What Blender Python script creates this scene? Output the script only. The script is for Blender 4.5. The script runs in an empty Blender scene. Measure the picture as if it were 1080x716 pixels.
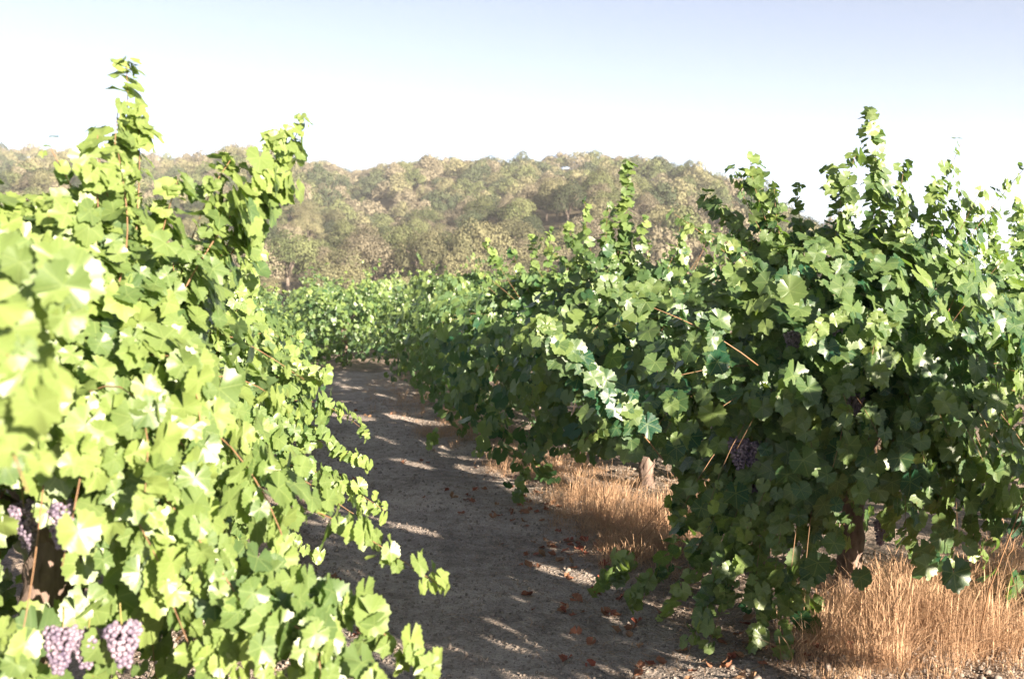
import bpy, math, random
import numpy as np
from mathutils import Vector, Matrix, noise as mnoise

SC = bpy.context.scene
COL = SC.collection
R = math.radians
rng = np.random.default_rng(7)
random.seed(7)

# ------------------------------------------------------------------ camera, sky, sun, exposure
CAM_H = 1.6
cam = bpy.data.objects.new('camera', bpy.data.cameras.new('camera'))
COL.objects.link(cam)
cam.location = (0, 0, CAM_H)
cam.rotation_euler = (R(90 - 2.6), 0, 0)
cam.data.sensor_width = 36.0
cam.data.lens = 35.0
cam.data.clip_end = 6000
cam.data.clip_start = 0.05
cam.data.dof.use_dof = True
cam.data.dof.focus_distance = 5.2
cam.data.dof.aperture_fstop = 4.0
SC.camera = cam

SUN_AZ = (0.60, -0.80)            # horizontal direction towards the sun (right and behind)
SUN_EL = R(16.5)
world = bpy.data.worlds.new('World')
SC.world = world
world.use_nodes = True
wn = world.node_tree
wn.nodes.clear()
sky = wn.nodes.new('ShaderNodeTexSky')
sky.sky_type = 'NISHITA'
sky.sun_disc = False
sky.sun_elevation = SUN_EL
sky.sun_rotation = math.atan2(SUN_AZ[0], SUN_AZ[1])
sky.air_density = 0.45
sky.dust_density = 0.3
sky.ozone_density = 0.7
bgn = wn.nodes.new('ShaderNodeBackground')
bgn.inputs['Strength'].default_value = 0.05
wo = wn.nodes.new('ShaderNodeOutputWorld')
hs = wn.nodes.new('ShaderNodeHueSaturation')
hs.inputs['Saturation'].default_value = 0.62
wn.links.new(sky.outputs[0], hs.inputs['Color'])
wn.links.new(hs.outputs[0], bgn.inputs[0])
wn.links.new(bgn.outputs[0], wo.inputs[0])

sl = bpy.data.lights.new('sun', 'SUN')
sl.energy = 5.0
sl.angle = R(0.55)
sl.color = (1.0, 0.87, 0.70)
sun = bpy.data.objects.new('sun', sl)
COL.objects.link(sun)
sd = Vector((SUN_AZ[0] * math.cos(SUN_EL), SUN_AZ[1] * math.cos(SUN_EL), math.sin(SUN_EL)))
sun.rotation_euler = sd.to_track_quat('Z', 'Y').to_euler()
sun.location = (6, -8, 6)

SC.view_settings.view_transform = 'Standard'
SC.view_settings.look = 'None'
SC.view_settings.exposure = 2.42
SC.view_settings.gamma = 1.0
SC.view_settings.use_curve_mapping = False
SC.render.engine = 'CYCLES'
SC.cycles.use_denoising = True
SC.cycles.max_bounces = 6
SC.cycles.diffuse_bounces = 4
SC.cycles.glossy_bounces = 2
SC.cycles.transmission_bounces = 4
SC.cycles.volume_bounces = 1
SC.cycles.sample_clamp_indirect = 6.0

F_PX = 1050.0
def at(px, py, d):
    """point seen at photo pixel (px, py) at depth d metres"""
    return np.array([(px - 540) / F_PX * d, d, CAM_H - (py - 310) / F_PX * d])

# ------------------------------------------------------------------ helpers
def tag(o, label=None, cat=None, group=None, kind=None):
    if label: o['label'] = label
    if cat: o['category'] = cat
    if group: o['group'] = group
    if kind: o['kind'] = kind
    return o

def link(o, parent=None):
    COL.objects.link(o)
    if parent is not None: o.parent = parent
    return o

def mesh_np(name, V, faces_list, mat, uv=None, attrs=None, smooth=False):
    """V (n,3); faces_list: list of (m,k) int arrays; uv (n,2) per vertex; attrs {name: per-vertex float}"""
    me = bpy.data.meshes.new(name)
    V = np.ascontiguousarray(V, dtype=np.float32)
    me.vertices.add(len(V)); me.vertices.foreach_set('co', V.ravel())
    faces_list = [np.asarray(f, dtype=np.int32) for f in faces_list if len(f)]
    loops = np.concatenate([f.ravel() for f in faces_list])
    sizes = np.concatenate([np.full(len(f), f.shape[1], dtype=np.int32) for f in faces_list])
    starts = np.concatenate([[0], np.cumsum(sizes)[:-1]]).astype(np.int32)
    me.loops.add(len(loops)); me.loops.foreach_set('vertex_index', loops)
    me.polygons.add(len(sizes)); me.polygons.foreach_set('loop_start', starts)
    if smooth: me.polygons.foreach_set('use_smooth', np.ones(len(sizes), dtype=bool))
    if uv is not None:
        l = me.uv_layers.new(name='uv')
        l.data.foreach_set('uv', np.ascontiguousarray(np.asarray(uv, dtype=np.float32)[loops]).ravel())
    if attrs:
        for k, a in attrs.items():
            at_ = me.attributes.new(k, 'FLOAT', 'POINT')
            at_.data.foreach_set('value', np.ascontiguousarray(a, dtype=np.float32))
    me.update(calc_edges=True)
    me.validate()
    if mat: me.materials.append(mat)
    return me

def obj(name, me, parent=None):
    return link(bpy.data.objects.new(name, me), parent)

def empty(name, loc, rz=0.0):
    o = bpy.data.objects.new(name, None)
    o.empty_display_size = 0.2
    o.location = loc; o.rotation_euler = (0, 0, rz)
    return link(o)

def copy_tree(o, parent=None, skip=()):
    c = o.copy(); COL.objects.link(c); c.parent = parent
    for ch in o.children:
        if ch.name.split('.')[0] not in skip:
            copy_tree(ch, c, skip)
    return c

def tube(pts, radii, sides=6, jitter=0.0, seed=0):
    """tapered tube along a polyline -> V, [quads]"""
    r_ = np.random.default_rng(seed)
    pts = np.asarray(pts, float); n = len(pts)
    T = np.gradient(pts, axis=0); T /= np.linalg.norm(T, axis=1)[:, None] + 1e-9
    ref = np.array([0.31, 0.17, 0.93]); 
    A = np.cross(T, ref); A /= np.linalg.norm(A, axis=1)[:, None] + 1e-9
    B = np.cross(T, A)
    th = np.arange(sides) / sides * 2 * np.pi
    ring = np.cos(th)[None, :, None] * A[:, None, :] + np.sin(th)[None, :, None] * B[:, None, :]
    rad = np.asarray(radii, float)[:, None] * (1 + jitter * r_.uniform(-1, 1, (n, sides)))
    V = pts[:, None, :] + ring * rad[:, :, None]
    V = V.reshape(-1, 3)
    i = np.arange(n - 1)[:, None] * sides; j = np.arange(sides)[None, :]; j2 = (j + 1) % sides
    Q = np.stack([i + j, i + j2, i + sides + j2, i + sides + j], -1).reshape(-1, 4)
    # end caps
    c0, c1 = len(V), len(V) + 1
    V = np.vstack([V, pts[0], pts[-1]])
    jj = np.arange(sides); jn = (jj + 1) % sides
    T0 = np.stack([np.full(sides, c0), jn, jj], -1)
    e = (n - 1) * sides
    T1 = np.stack([np.full(sides, c1), e + jj, e + jn], -1)
    return V, Q, np.vstack([T0, T1])

class Acc:
    def __init__(s): s.V = []; s.F = {}; s.n = 0
    def add(s, V, *Fs):
        for F in Fs:
            F = np.asarray(F)
            if len(F): s.F.setdefault(F.shape[1], []).append(F + s.n)
        s.V.append(np.asarray(V)); s.n += len(V)
    def mesh(s, name, mat, smooth=True):
        return mesh_np(name, np.vstack(s.V), [np.vstack(f) for f in s.F.values()], mat, smooth=smooth)

def bez(p, t):
    p = [np.asarray(q, float) for q in p]; t = np.asarray(t)[:, None]
    return (1-t)**3*p[0] + 3*(1-t)**2*t*p[1] + 3*(1-t)*t**2*p[2] + t**3*p[3]

# ------------------------------------------------------------------ materials
def newmat(name):
    m = bpy.data.materials.new(name); m.use_nodes = True
    nt = m.node_tree; nt.nodes.clear()
    out = nt.nodes.new('ShaderNodeOutputMaterial')
    return m, nt, out
def N(nt, t, **kw):
    n = nt.nodes.new(t)
    for k, v in kw.items(): setattr(n, k, v)
    return n
def setin(nt, node, sock, v):
    if isinstance(v, bpy.types.NodeSocket): nt.links.new(v, node.inputs[sock])
    else: node.inputs[sock].default_value = v
def math_(nt, op, a, b=None, c=None, clamp=False):
    n = N(nt, 'ShaderNodeMath', operation=op, use_clamp=clamp)
    setin(nt, n, 0, a)
    if b is not None: setin(nt, n, 1, b)
    if c is not None: setin(nt, n, 2, c)
    return n.outputs[0]
def mix(nt, f, a, b, blend='MIX'):
    n = N(nt, 'ShaderNodeMix', data_type='RGBA', blend_type=blend)
    setin(nt, n, 0, f)
    for i, v in ((6, a), (7, b)):
        if isinstance(v, tuple): v = (*v[:3], 1.0)
        setin(nt, n, i, v)
    return n.outputs[2]
def noise_(nt, scale, detail=4.0, rough=0.55, vec=None, dist=0.0):
    n = N(nt, 'ShaderNodeTexNoise')
    n.inputs['Scale'].default_value = scale; n.inputs['Detail'].default_value = detail
    n.inputs['Roughness'].default_value = rough; n.inputs['Distortion'].default_value = dist
    if vec is not None: nt.links.new(vec, n.inputs['Vector'])
    return n.outputs[0]
def ramp(nt, f, stops, interp='LINEAR'):
    n = N(nt, 'ShaderNodeValToRGB'); n.color_ramp.interpolation = interp
    cr = n.color_ramp
    while len(cr.elements) < len(stops): cr.elements.new(0.5)
    for e, (p, c) in zip(cr.elements, stops):
        e.position = p; e.color = (*c, 1.0) if isinstance(c, tuple) else (c, c, c, 1.0)
    nt.links.new(f, n.inputs[0]); return n.outputs[0]
def bump(nt, h, strength=0.5, dist=0.02):
    n = N(nt, 'ShaderNodeBump'); n.inputs['Strength'].default_value = strength
    n.inputs['Distance'].default_value = dist; nt.links.new(h, n.inputs['Height']); return n.outputs[0]

def leaf_mat(name, old, young, under, veins=True, transl=0.36):
    m, nt, out = newmat(name)
    tint = N(nt, 'ShaderNodeAttribute', attribute_name='tint').outputs['Fac']
    oi = N(nt, 'ShaderNodeObjectInfo').outputs['Random']
    tc = N(nt, 'ShaderNodeTexCoord')
    col = mix(nt, tint, old, young)
    blot = noise_(nt, 7.0, 3.0, vec=tc.outputs['Object'])
    col = mix(nt, math_(nt, 'MULTIPLY', blot, 0.35), col, tuple(c * 0.6 for c in old))
    # dry brown specks and scorched patches
    sp = noise_(nt, 26.0, 5.0, 0.75, vec=tc.outputs['Object'])
    spm = ramp(nt, sp, [(0.66, 0.0), (0.72, 0.8)])
    col = mix(nt, spm, col, (0.20, 0.12, 0.05))
    lr = noise_(nt, 2.6, 2.0, 0.5, vec=tc.outputs['Object'])
    col = mix(nt, ramp(nt, lr, [(0.52, 0.0), (0.68, 0.3)]), col, young)
    geo = N(nt, 'ShaderNodeNewGeometry')
    col = mix(nt, math_(nt, 'MULTIPLY', geo.outputs['Backfacing'], 0.75), col, under)
    vmask = None
    if veins:
        uv = N(nt, 'ShaderNodeSeparateXYZ'); nt.links.new(tc.outputs['UV'], uv.inputs[0])
        x, y = uv.outputs[0], uv.outputs[1]
        th = math_(nt, 'ABSOLUTE', math_(nt, 'ARCTAN2', x, y))
        rr = math_(nt, 'SQRT', math_(nt, 'ADD', math_(nt, 'MULTIPLY', x, x), math_(nt, 'MULTIPLY', y, y)))
        dmin = None
        for a in (0.0, 0.93, 1.85):
            d = math_(nt, 'MULTIPLY', math_(nt, 'ABSOLUTE', math_(nt, 'SUBTRACT', th, a)), rr)
            dmin = d if dmin is None else math_(nt, 'MINIMUM', dmin, d)
        # secondary veins: slanting lines off the main ones
        sec = math_(nt, 'ABSOLUTE', math_(nt, 'SINE', math_(nt, 'MULTIPLY', math_(nt, 'SUBTRACT', rr, math_(nt, 'MULTIPLY', dmin, 0.9)), 17.0)))
        s2 = math_(nt, 'LESS_THAN', sec, 0.13)
        v1 = math_(nt, 'LESS_THAN', dmin, 0.022)
        vmask = math_(nt, 'MAXIMUM', v1, math_(nt, 'MULTIPLY', s2, 0.45))
        col = mix(nt, math_(nt, 'MULTIPLY', vmask, 0.3), col, (0.30, 0.36, 0.13))
    hsv = N(nt, 'ShaderNodeHueSaturation'); nt.links.new(col, hsv.inputs['Color'])
    nt.links.new(math_(nt, 'MULTIPLY_ADD', oi, 0.22, 0.89), hsv.inputs['Value'])
    col = hsv.outputs[0]
    pr = N(nt, 'ShaderNodeBsdfPrincipled')
    nt.links.new(col, pr.inputs['Base Color'])
    pr.inputs['Roughness'].default_value = 0.40
    pr.inputs['Specular IOR Level'].default_value = 0.6
    if vmask is not None:
        h = math_(nt, 'ADD', math_(nt, 'MULTIPLY', vmask, -1.0), math_(nt, 'MULTIPLY', noise_(nt, 60.0, 2.0, vec=tc.outputs['Object']), 0.8))
        nt.links.new(bump(nt, h, 0.35, 0.002), pr.inputs['Normal'])
    tr = N(nt, 'ShaderNodeBsdfTranslucent')
    tcol = mix(nt, 1.0, col, (2.0, 2.1, 0.7), 'MULTIPLY')
    nt.links.new(tcol, tr.inputs['Color'])
    ms = N(nt, 'ShaderNodeMixShader'); ms.inputs[0].default_value = transl
    nt.links.new(pr.outputs[0], ms.inputs[1]); nt.links.new(tr.outputs[0], ms.inputs[2])
    nt.links.new(ms.outputs[0], out.inputs[0])
    return m

def simple_mat(name, c1, c2, scale, rough=0.85, bstr=0.4, bdist=0.01, detail=5.0, spec=0.3, stretch=None, transl=0.0):
    m, nt, out = newmat(name)
    tc = N(nt, 'ShaderNodeTexCoord').outputs['Object']
    if stretch:
        mp = N(nt, 'ShaderNodeMapping'); mp.inputs['Scale'].default_value = stretch
        nt.links.new(tc, mp.inputs[0]); tc = mp.outputs[0]
    f = noise_(nt, scale, detail, 0.6, vec=tc)
    col = ramp(nt, f, [(0.3, c1), (0.7, c2)])
    pr = N(nt, 'ShaderNodeBsdfPrincipled'); nt.links.new(col, pr.inputs['Base Color'])
    pr.inputs['Roughness'].default_value = rough; pr.inputs['Specular IOR Level'].default_value = spec
    if bstr: nt.links.new(bump(nt, f, bstr, bdist), pr.inputs['Normal'])
    if transl:
        tr = N(nt, 'ShaderNodeBsdfTranslucent'); nt.links.new(col, tr.inputs['Color'])
        ms = N(nt, 'ShaderNodeMixShader'); ms.inputs[0].default_value = transl
        nt.links.new(pr.outputs[0], ms.inputs[1]); nt.links.new(tr.outputs[0], ms.inputs[2])
        nt.links.new(ms.outputs[0], out.inputs[0])
    else:
        nt.links.new(pr.outputs[0], out.inputs[0])
    return m

def ground_mat(name, c_dark, c_mid, c_light):
    m, nt, out = newmat(name)
    tc = N(nt, 'ShaderNodeTexCoord').outputs['Object']
    big = noise_(nt, 0.9, 5.0, 0.6, vec=tc)
    med = noise_(nt, 9.0, 6.0, 0.65, vec=tc)
    fine = noise_(nt, 75.0, 5.0, 0.7, vec=tc)
    vor = N(nt, 'ShaderNodeTexVoronoi'); vor.inputs['Scale'].default_value = 55.0; nt.links.new(tc, vor.inputs['Vector'])
    vor2 = N(nt, 'ShaderNodeTexVoronoi'); vor2.inputs['Scale'].default_value = 23.0; nt.links.new(tc, vor2.inputs['Vector'])
    f = math_(nt, 'ADD', math_(nt, 'MULTIPLY', big, 0.35), math_(nt, 'ADD', math_(nt, 'MULTIPLY', med, 0.35), math_(nt, 'MULTIPLY', fine, 0.3)))
    col = ramp(nt, f, [(0.41, c_dark), (0.5, c_mid), (0.60, c_light)])
    peb = ramp(nt, vor.outputs['Color'], [(0.1, 0.55), (0.9, 1.5)])
    pm = math_(nt, 'MULTIPLY', math_(nt, 'LESS_THAN', vor.outputs['Distance'], 0.38), 0.55)
    col = mix(nt, pm, col, mix(nt, 1.0, col, peb, 'MULTIPLY'))
    h = math_(nt, 'ADD', math_(nt, 'MULTIPLY', med, 1.2), math_(nt, 'ADD', math_(nt, 'MULTIPLY', fine, 0.5),
        math_(nt, 'ADD', math_(nt, 'MULTIPLY', math_(nt, 'SUBTRACT', 0.5, vor.outputs['Distance']), 0.45), math_(nt, 'MULTIPLY', math_(nt, 'SUBTRACT', 0.5, vor2.outputs['Distance']), 0.4))))
    pr = N(nt, 'ShaderNodeBsdfPrincipled'); nt.links.new(col, pr.inputs['Base Color'])
    pr.inputs['Roughness'].default_value = 0.95; pr.inputs['Specular IOR Level'].default_value = 0.15
    nt.links.new(bump(nt, h, 1.0, 0.035), pr.inputs['Normal'])
    nt.links.new(pr.outputs[0], out.inputs[0])
    return m

M = {}
M['leaf'] = leaf_mat('vine_leaf', (0.013, 0.068, 0.032), (0.235, 0.30, 0.085), (0.09, 0.15, 0.08))
M['leaf_far'] = leaf_mat('vine_leaf_far', (0.017, 0.074, 0.032), (0.235, 0.30, 0.085), (0.09, 0.15, 0.08), veins=False)
M['trunk'] = simple_mat('vine_bark', (0.05, 0.037, 0.03), (0.24, 0.17, 0.14), 18.0, 0.95, 0.9, 0.02, stretch=(1, 1, 0.22))
M['cane'] = simple_mat('vine_cane', (0.14, 0.075, 0.04), (0.26, 0.15, 0.08), 14.0, 0.6, 0.2, 0.003, stretch=(1, 1, 0.3))
M['grape'] = simple_mat('grape_skin', (0.05, 0.04, 0.08), (0.30, 0.235, 0.28), 24.0, 0.5, 0.0)
M['stalk'] = simple_mat('grape_stalk', (0.18, 0.16, 0.05), (0.28, 0.22, 0.08), 20.0, 0.7, 0.0)
M['dirt'] = ground_mat('vineyard_dirt', (0.14, 0.105, 0.082), (0.27, 0.21, 0.17), (0.41, 0.325, 0.265))
M['path'] = ground_mat('path_dirt', (0.205, 0.172, 0.15), (0.365, 0.308, 0.27), (0.52, 0.445, 0.39))
M['straw'] = simple_mat('dry_grass', (0.24, 0.135, 0.08), (0.64, 0.43, 0.27), 9.0, 0.8, 0.0, transl=0.3)
M['dead'] = simple_mat('dead_leaf', (0.13, 0.032, 0.02), (0.32, 0.09, 0.055), 16.0, 0.8, 0.5, 0.004, transl=0.15)
_nt = M['dead'].node_tree; _pr = [n for n in _nt.nodes if n.type == 'BSDF_PRINCIPLED'][0]; _src = _pr.inputs['Base Color'].links[0].from_socket
_c = mix(_nt, N(_nt, 'ShaderNodeObjectInfo').outputs['Random'], _src, (0.26, 0.16, 0.09)); _nt.links.new(_c, _pr.inputs['Base Color'])
M['stone'] = simple_mat('gravel', (0.11, 0.09, 0.078), (0.31, 0.26, 0.22), 30.0, 0.9, 0.2)
M['bark'] = simple_mat('oak_bark', (0.09, 0.07, 0.06), (0.2, 0.16, 0.13), 3.0, 0.95, 0.5, 0.1)
M['deadwood'] = simple_mat('bleached_wood', (0.4, 0.34, 0.28), (0.6, 0.52, 0.45), 3.0, 0.9, 0.2)

# ------------------------------------------------------------------ ground
def gz(x, y):
    """gentle relief of the vineyard floor"""
    x = np.asarray(x, float); y = np.asarray(y, float)
    u = x + 0.214 * y
    fall = 1.0 / (1.0 + np.exp((np.hypot(x, y) - 40) / 4.0))
    row = 0.035 * np.exp(-((u - 2.75) / 0.75) ** 2) + 0.035 * np.exp(-((u + 0.6) / 0.75) ** 2)
    rut = -0.032 * (np.exp(-((u - 0.55) / 0.22) ** 2) + np.exp(-((u - 1.55) / 0.22) ** 2))
    rip = 0.012 * np.sin(3.1 * x + 1.3 * np.sin(1.7 * y)) * np.sin(2.3 * y + 0.7 * np.sin(2.1 * x)) \
        + 0.009 * np.sin(8.7 * x + 2.1 * np.sin(5.3 * y)) * np.sin(7.9 * y + 1.7 * np.sin(6.1 * x))
    return (row + rut + rip) * fall

def axis(lo, hi, step, far, grow=1.25):
    a = list(np.arange(lo, hi + 1e-6, step))
    s = step; x = hi
    while x < far:
        s *= grow; x += s; a.append(x)
    s = step; x = lo
    while x > -far:
        s *= grow; x -= s; a.insert(0, x)
    return np.array(a)
def grid_mesh(name, xs, ys, zf, mat):
    X, Y = np.meshgrid(xs, ys)
    V = np.stack([X, Y, zf(X, Y)], -1).reshape(-1, 3)
    nx, ny = len(xs), len(ys)
    i = (np.arange(ny - 1)[:, None] * nx + np.arange(nx - 1)[None, :]).ravel()
    return mesh_np(name, V, [np.stack([i, i + 1, i + nx + 1, i + nx], -1)], mat, smooth=True)
g = obj('ground', grid_mesh('ground', axis(-5, 5, 0.08, 1100), axis(1, 22, 0.08, 1100), gz, M['dirt']))
tag(g, kind='structure')

# path: a trodden strip following the aisle, its rims sinking into the soil
ys = np.arange(-4, 20.5, 0.08); ts = np.linspace(-1, 1, 25)
Y, T_ = np.meshgrid(ys, ts, indexing='ij')
wob = 0.10 * np.sin(1.9 * Y) + 0.06 * np.sin(4.7 * Y + 1)
u0 = 0.98 + 0.05 * np.sin(0.8 * Y); hw = 0.98 + wob * np.abs(T_)
X = u0 + T_ * hw - 0.214 * Y
Z = gz(X, Y) + 0.010 - 0.024 * np.clip((np.abs(T_) - 0.8) / 0.2, 0, 1) ** 1.5
nx = len(ts); i = (np.arange(len(ys) - 1)[:, None] * nx + np.arange(nx - 1)[None, :]).ravel()
tag(obj('path', mesh_np('path', np.stack([X, Y, Z], -1).reshape(-1, 3), [np.stack([i, i + 1, i + nx + 1, i + nx], -1)], M['path'], smooth=True)), kind='structure')

# ------------------------------------------------------------------ hill (defined by bearing k = x / y and distance y)
RX = np.array([-900, -600, -300, 0, 50, 100, 200, 260, 340, 381, 430, 500, 560, 640, 700, 750, 800, 850, 900, 1000, 1200, 1600])
RY = np.array([ 230,  190,  165, 163, 164, 170, 181, 176, 177, 189, 176, 175, 174, 178, 192, 206, 222, 246, 266, 292, 303, 306])
def smooth(a): return a * a * (3 - 2 * a)
def ridge(k):
    px = 540 + k * F_PX
    # ridge distance: the left shoulder lies farther back
    s = smooth(np.clip((px - 340) / 90, 0, 1))
    D = 470 * (1 - s) + 365 * s
    el = (310 - np.interp(px, RX, RY)) / F_PX
    return D, el * D
Y0 = 128.0
def hill_z(k, y):
    D, H = ridge(k)
    s = np.clip((y - Y0) / (D - Y0), 0, None)
    up = np.clip(s, 0, 1); up = 0.25 * smooth(up) + 0.75 * up ** 0.92
    z = H * np.where(s <= 1, up, 1 - 0.9 * np.clip(s - 1, 0, 1) ** 1.3)
    x = k * y
    gul = 3.6 * np.sin(x / 23.0 + 0.9 * np.sin(y / 60.0)) + 2.0 * np.sin(x / 9.5 + y / 31.0) + 1.5 * np.sin(y / 14.0 + x / 37)
    env = np.clip(s * 4, 0, 1) * np.clip((1.05 - s) * 3.0, 0, 1)
    return z + gul * env * np.clip(H / 20, 0, 1) - 0.6 + CAM_H * 0
ks = np.linspace(-1.15, 0.95, 260); yy = np.concatenate([np.linspace(Y0 - 6, 500, 110), np.linspace(515, 760, 14)])
K, YY = np.meshgrid(ks, yy)
V = np.stack([K * YY, YY, hill_z(K, YY)], -1).reshape(-1, 3)
nx = len(ks); i = (np.arange(len(yy) - 1)[:, None] * nx + np.arange(nx - 1)[None, :]).ravel()
M['hill'] = simple_mat('hill_soil', (0.05, 0.045, 0.03), (0.16, 0.125, 0.08), 0.06, 0.95, 0.6, 0.6, detail=8.0, spec=0.1)
tag(obj('hill', mesh_np('hill', V, [np.stack([i, i + 1, i + nx + 1, i + nx], -1)], M['hill'], smooth=True)), kind='structure')

# ------------------------------------------------------------------ oaks of the hillside
def crown_mat(name, c1, c2):
    m, nt, out = newmat(name)
    tint = N(nt, 'ShaderNodeAttribute', attribute_name='tint').outputs['Fac']
    oi = N(nt, 'ShaderNodeObjectInfo').outputs['Random']
    col = mix(nt, tint, c1, c2)
    hsv = N(nt, 'ShaderNodeHueSaturation'); nt.links.new(col, hsv.inputs['Color'])
    nt.links.new(math_(nt, 'MULTIPLY_ADD', oi, 0.6, 0.7), hsv.inputs['Value'])
    pr = N(nt, 'ShaderNodeBsdfPrincipled'); nt.links.new(hsv.outputs[0], pr.inputs['Base Color'])
    pr.inputs['Roughness'].default_value = 0.8; pr.inputs['Specular IOR Level'].default_value = 0.2
    nt.links.new(pr.outputs[0], out.inputs[0]); return m
KINDS = {
    'olive': ((0.040, 0.052, 0.020), (0.095, 0.105, 0.045)),
    'sage': ((0.07, 0.072, 0.036), (0.14, 0.13, 0.07)),
    'greybrown': ((0.075, 0.066, 0.044), (0.15, 0.13, 0.088)),
    'dark': ((0.022, 0.032, 0.016), (0.05, 0.06, 0.03)),
}
for k_, (a, b) in KINDS.items(): M['crown_' + k_] = crown_mat('crown_' + k_, a, b)

def crown_np(r_, n_faces, lobes, size, flat=0.95, radius=3.6):
    """leaf clumps over lobes; unit metres, base of crown at z ~ 1.4"""
    C = []; 
    for i in range(lobes):
        a = i * 2.4 + r_.uniform(-0.3, 0.3); e = math.asin(min(1.0, 0.02 + 0.98 * (i + 0.5) / lobes))
        rr = radius * 0.72 * math.cos(e) * r_.uniform(0.85, 1.1); zz = 1.9 + radius * 0.68 * math.sin(e) * r_.uniform(0.85, 1.12)
        C.append((rr * math.cos(a), rr * math.sin(a), zz, r_.uniform(1.05, 1.75)))
    C = np.array(C)
    w = C[:, 3] ** 2; idx = r_.choice(lobes, n_faces, p=w / w.sum())
    d = r_.normal(size=(n_faces, 3)); d[:, 2] = np.abs(d[:, 2]) * 0.9 + d[:, 2] * 0.25
    d /= np.linalg.norm(d, axis=1)[:, None]
    rad = C[idx, 3] * r_.uniform(0.8, 1.06, n_faces)
    P = C[idx, :3] + d * rad[:, None] * np.array([1, 1, flat])
    nrm = d + r_.normal(size=(n_faces, 3)) * 0.28; nrm /= np.linalg.norm(nrm, axis=1)[:, None]
    a = np.cross(nrm, r_.normal(size=(n_faces, 3))); a /= np.linalg.norm(a, axis=1)[:, None]
    b = np.cross(nrm, a)
    s = size * r_.uniform(0.55, 1.3, n_faces)[:, None]
    q = r_.uniform(0.5, 1.2, (4, n_faces, 1))
    V = np.stack([P + a * s * q[0], P + b * s * q[1], P - a * s * q[2], P - b * s * q[3] + nrm * s * 0.3], 1).reshape(-1, 3)
    F = np.arange(n_faces * 4).reshape(-1, 4)
    tl = r_.uniform(0, 1, lobes)[idx] * 0.85 + r_.uniform(0, 1, n_faces) * 0.15
    return V, F, np.repeat(tl, 4)

def oak_trunk(r_):
    A = Acc()
    top = np.array([r_.uniform(-.3, .3), r_.uniform(-.3, .3), 2.2])
    A.add(*tube([(0, 0, -0.6), (0.05, 0, 0.6), top * 0.8, top], [0.32, 0.25, 0.2, 0.15], 7, 0.15, 1))
    for i in range(6):
        a = i * 1.05 + r_.uniform(-.3, .3)
        e = np.array([math.cos(a) * 2.2, math.sin(a) * 2.2, r_.uniform(2.9, 4.4)])
        A.add(*tube([top * 0.75, (top + e) / 2 + np.array([0, 0, 0.25]), e], [0.13, 0.08, 0.03], 5, 0.1, i))
    return A.mesh('trunk', M['bark'])

tr_rng = np.random.default_rng(21)
protos = {}
trunks = [oak_trunk(tr_rng) for _ in range(3)]
NEARF = 5200
for kd in KINDS:
    for v in range(3):
        V, F, t = crown_np(tr_rng, NEARF, 13, 0.105, radius=3.6)
        protos[kd, v] = mesh_np('crown', V, [F], M['crown_' + kd], attrs={'tint': t})
first = {}
KLABEL = {'olive': 'olive green', 'sage': 'pale sage green', 'greybrown': 'dusty grey brown', 'dark': 'dark green'}
def oak(x, y, z, kd, v, s, rz, zone, label=None):
    key = (kd, v)
    if key not in first:
        o = empty('oak_tree', (0, 0, 0)); obj('trunk', trunks[v], o); obj('crown', protos[key], o); first[key] = o
    else:
        o = copy_tree(first[key])
    o.location = (x, y, z); o.rotation_euler = (0, 0, rz); o.scale = (s, s, s * tr_rng.uniform(0.95, 1.5))
    tag(o, label or f'{"small" if s < 0.75 else "middling" if s < 1.0 else "large"} {KLABEL[kd]} oak {zone}', 'tree', f'{KLABEL[kd]} oaks {zone}')
    if label: del o['group']
    return o

# candidate stands on the hill, jittered grid in (bearing, distance)
cands = []
y = Y0 + 2.0
while y < 520:
    step = 6.0 if y < 300 else 6.4
    k = -0.62
    while k < 0.52:
        kk = k + tr_rng.uniform(-0.45, 0.45) * step / y; y2 = y + tr_rng.uniform(-0.5, 0.5) * step
        D, H = ridge(kk)
        if y2 < D + 6 and H > 3.0 and (tr_rng.uniform() > 0.13 or D - y2 < 22):
            x = kk * y2
            px = 540 + kk * F_PX
            if -40 < px < 960:
                cands.append((x, y2, kk, D))
        k += step / y
    y += step * 0.95
picked = []
for (x, y, k, D) in cands:
    n1 = mnoise.noise(Vector((x / 34, y / 34, 1.3))); n2 = mnoise.noise(Vector((x / 11, y / 11, 7.7)))
    v = n1 * 0.45 + n2 * 0.4 + tr_rng.uniform(-0.55, 0.5)
    kd = 'greybrown' if v > 0.2 else 'sage' if v > -0.12 else 'olive' if v > -0.38 else 'dark'
    if y < 150 and tr_rng.uniform() < 0.4: kd = 'sage'
    s = tr_rng.uniform(0.6, 1.2)
    if y < 165: s *= 1.15
    if D - y < 12: s *= 0.8
    picked.append((x, y, k, D, kd, s))
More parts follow.
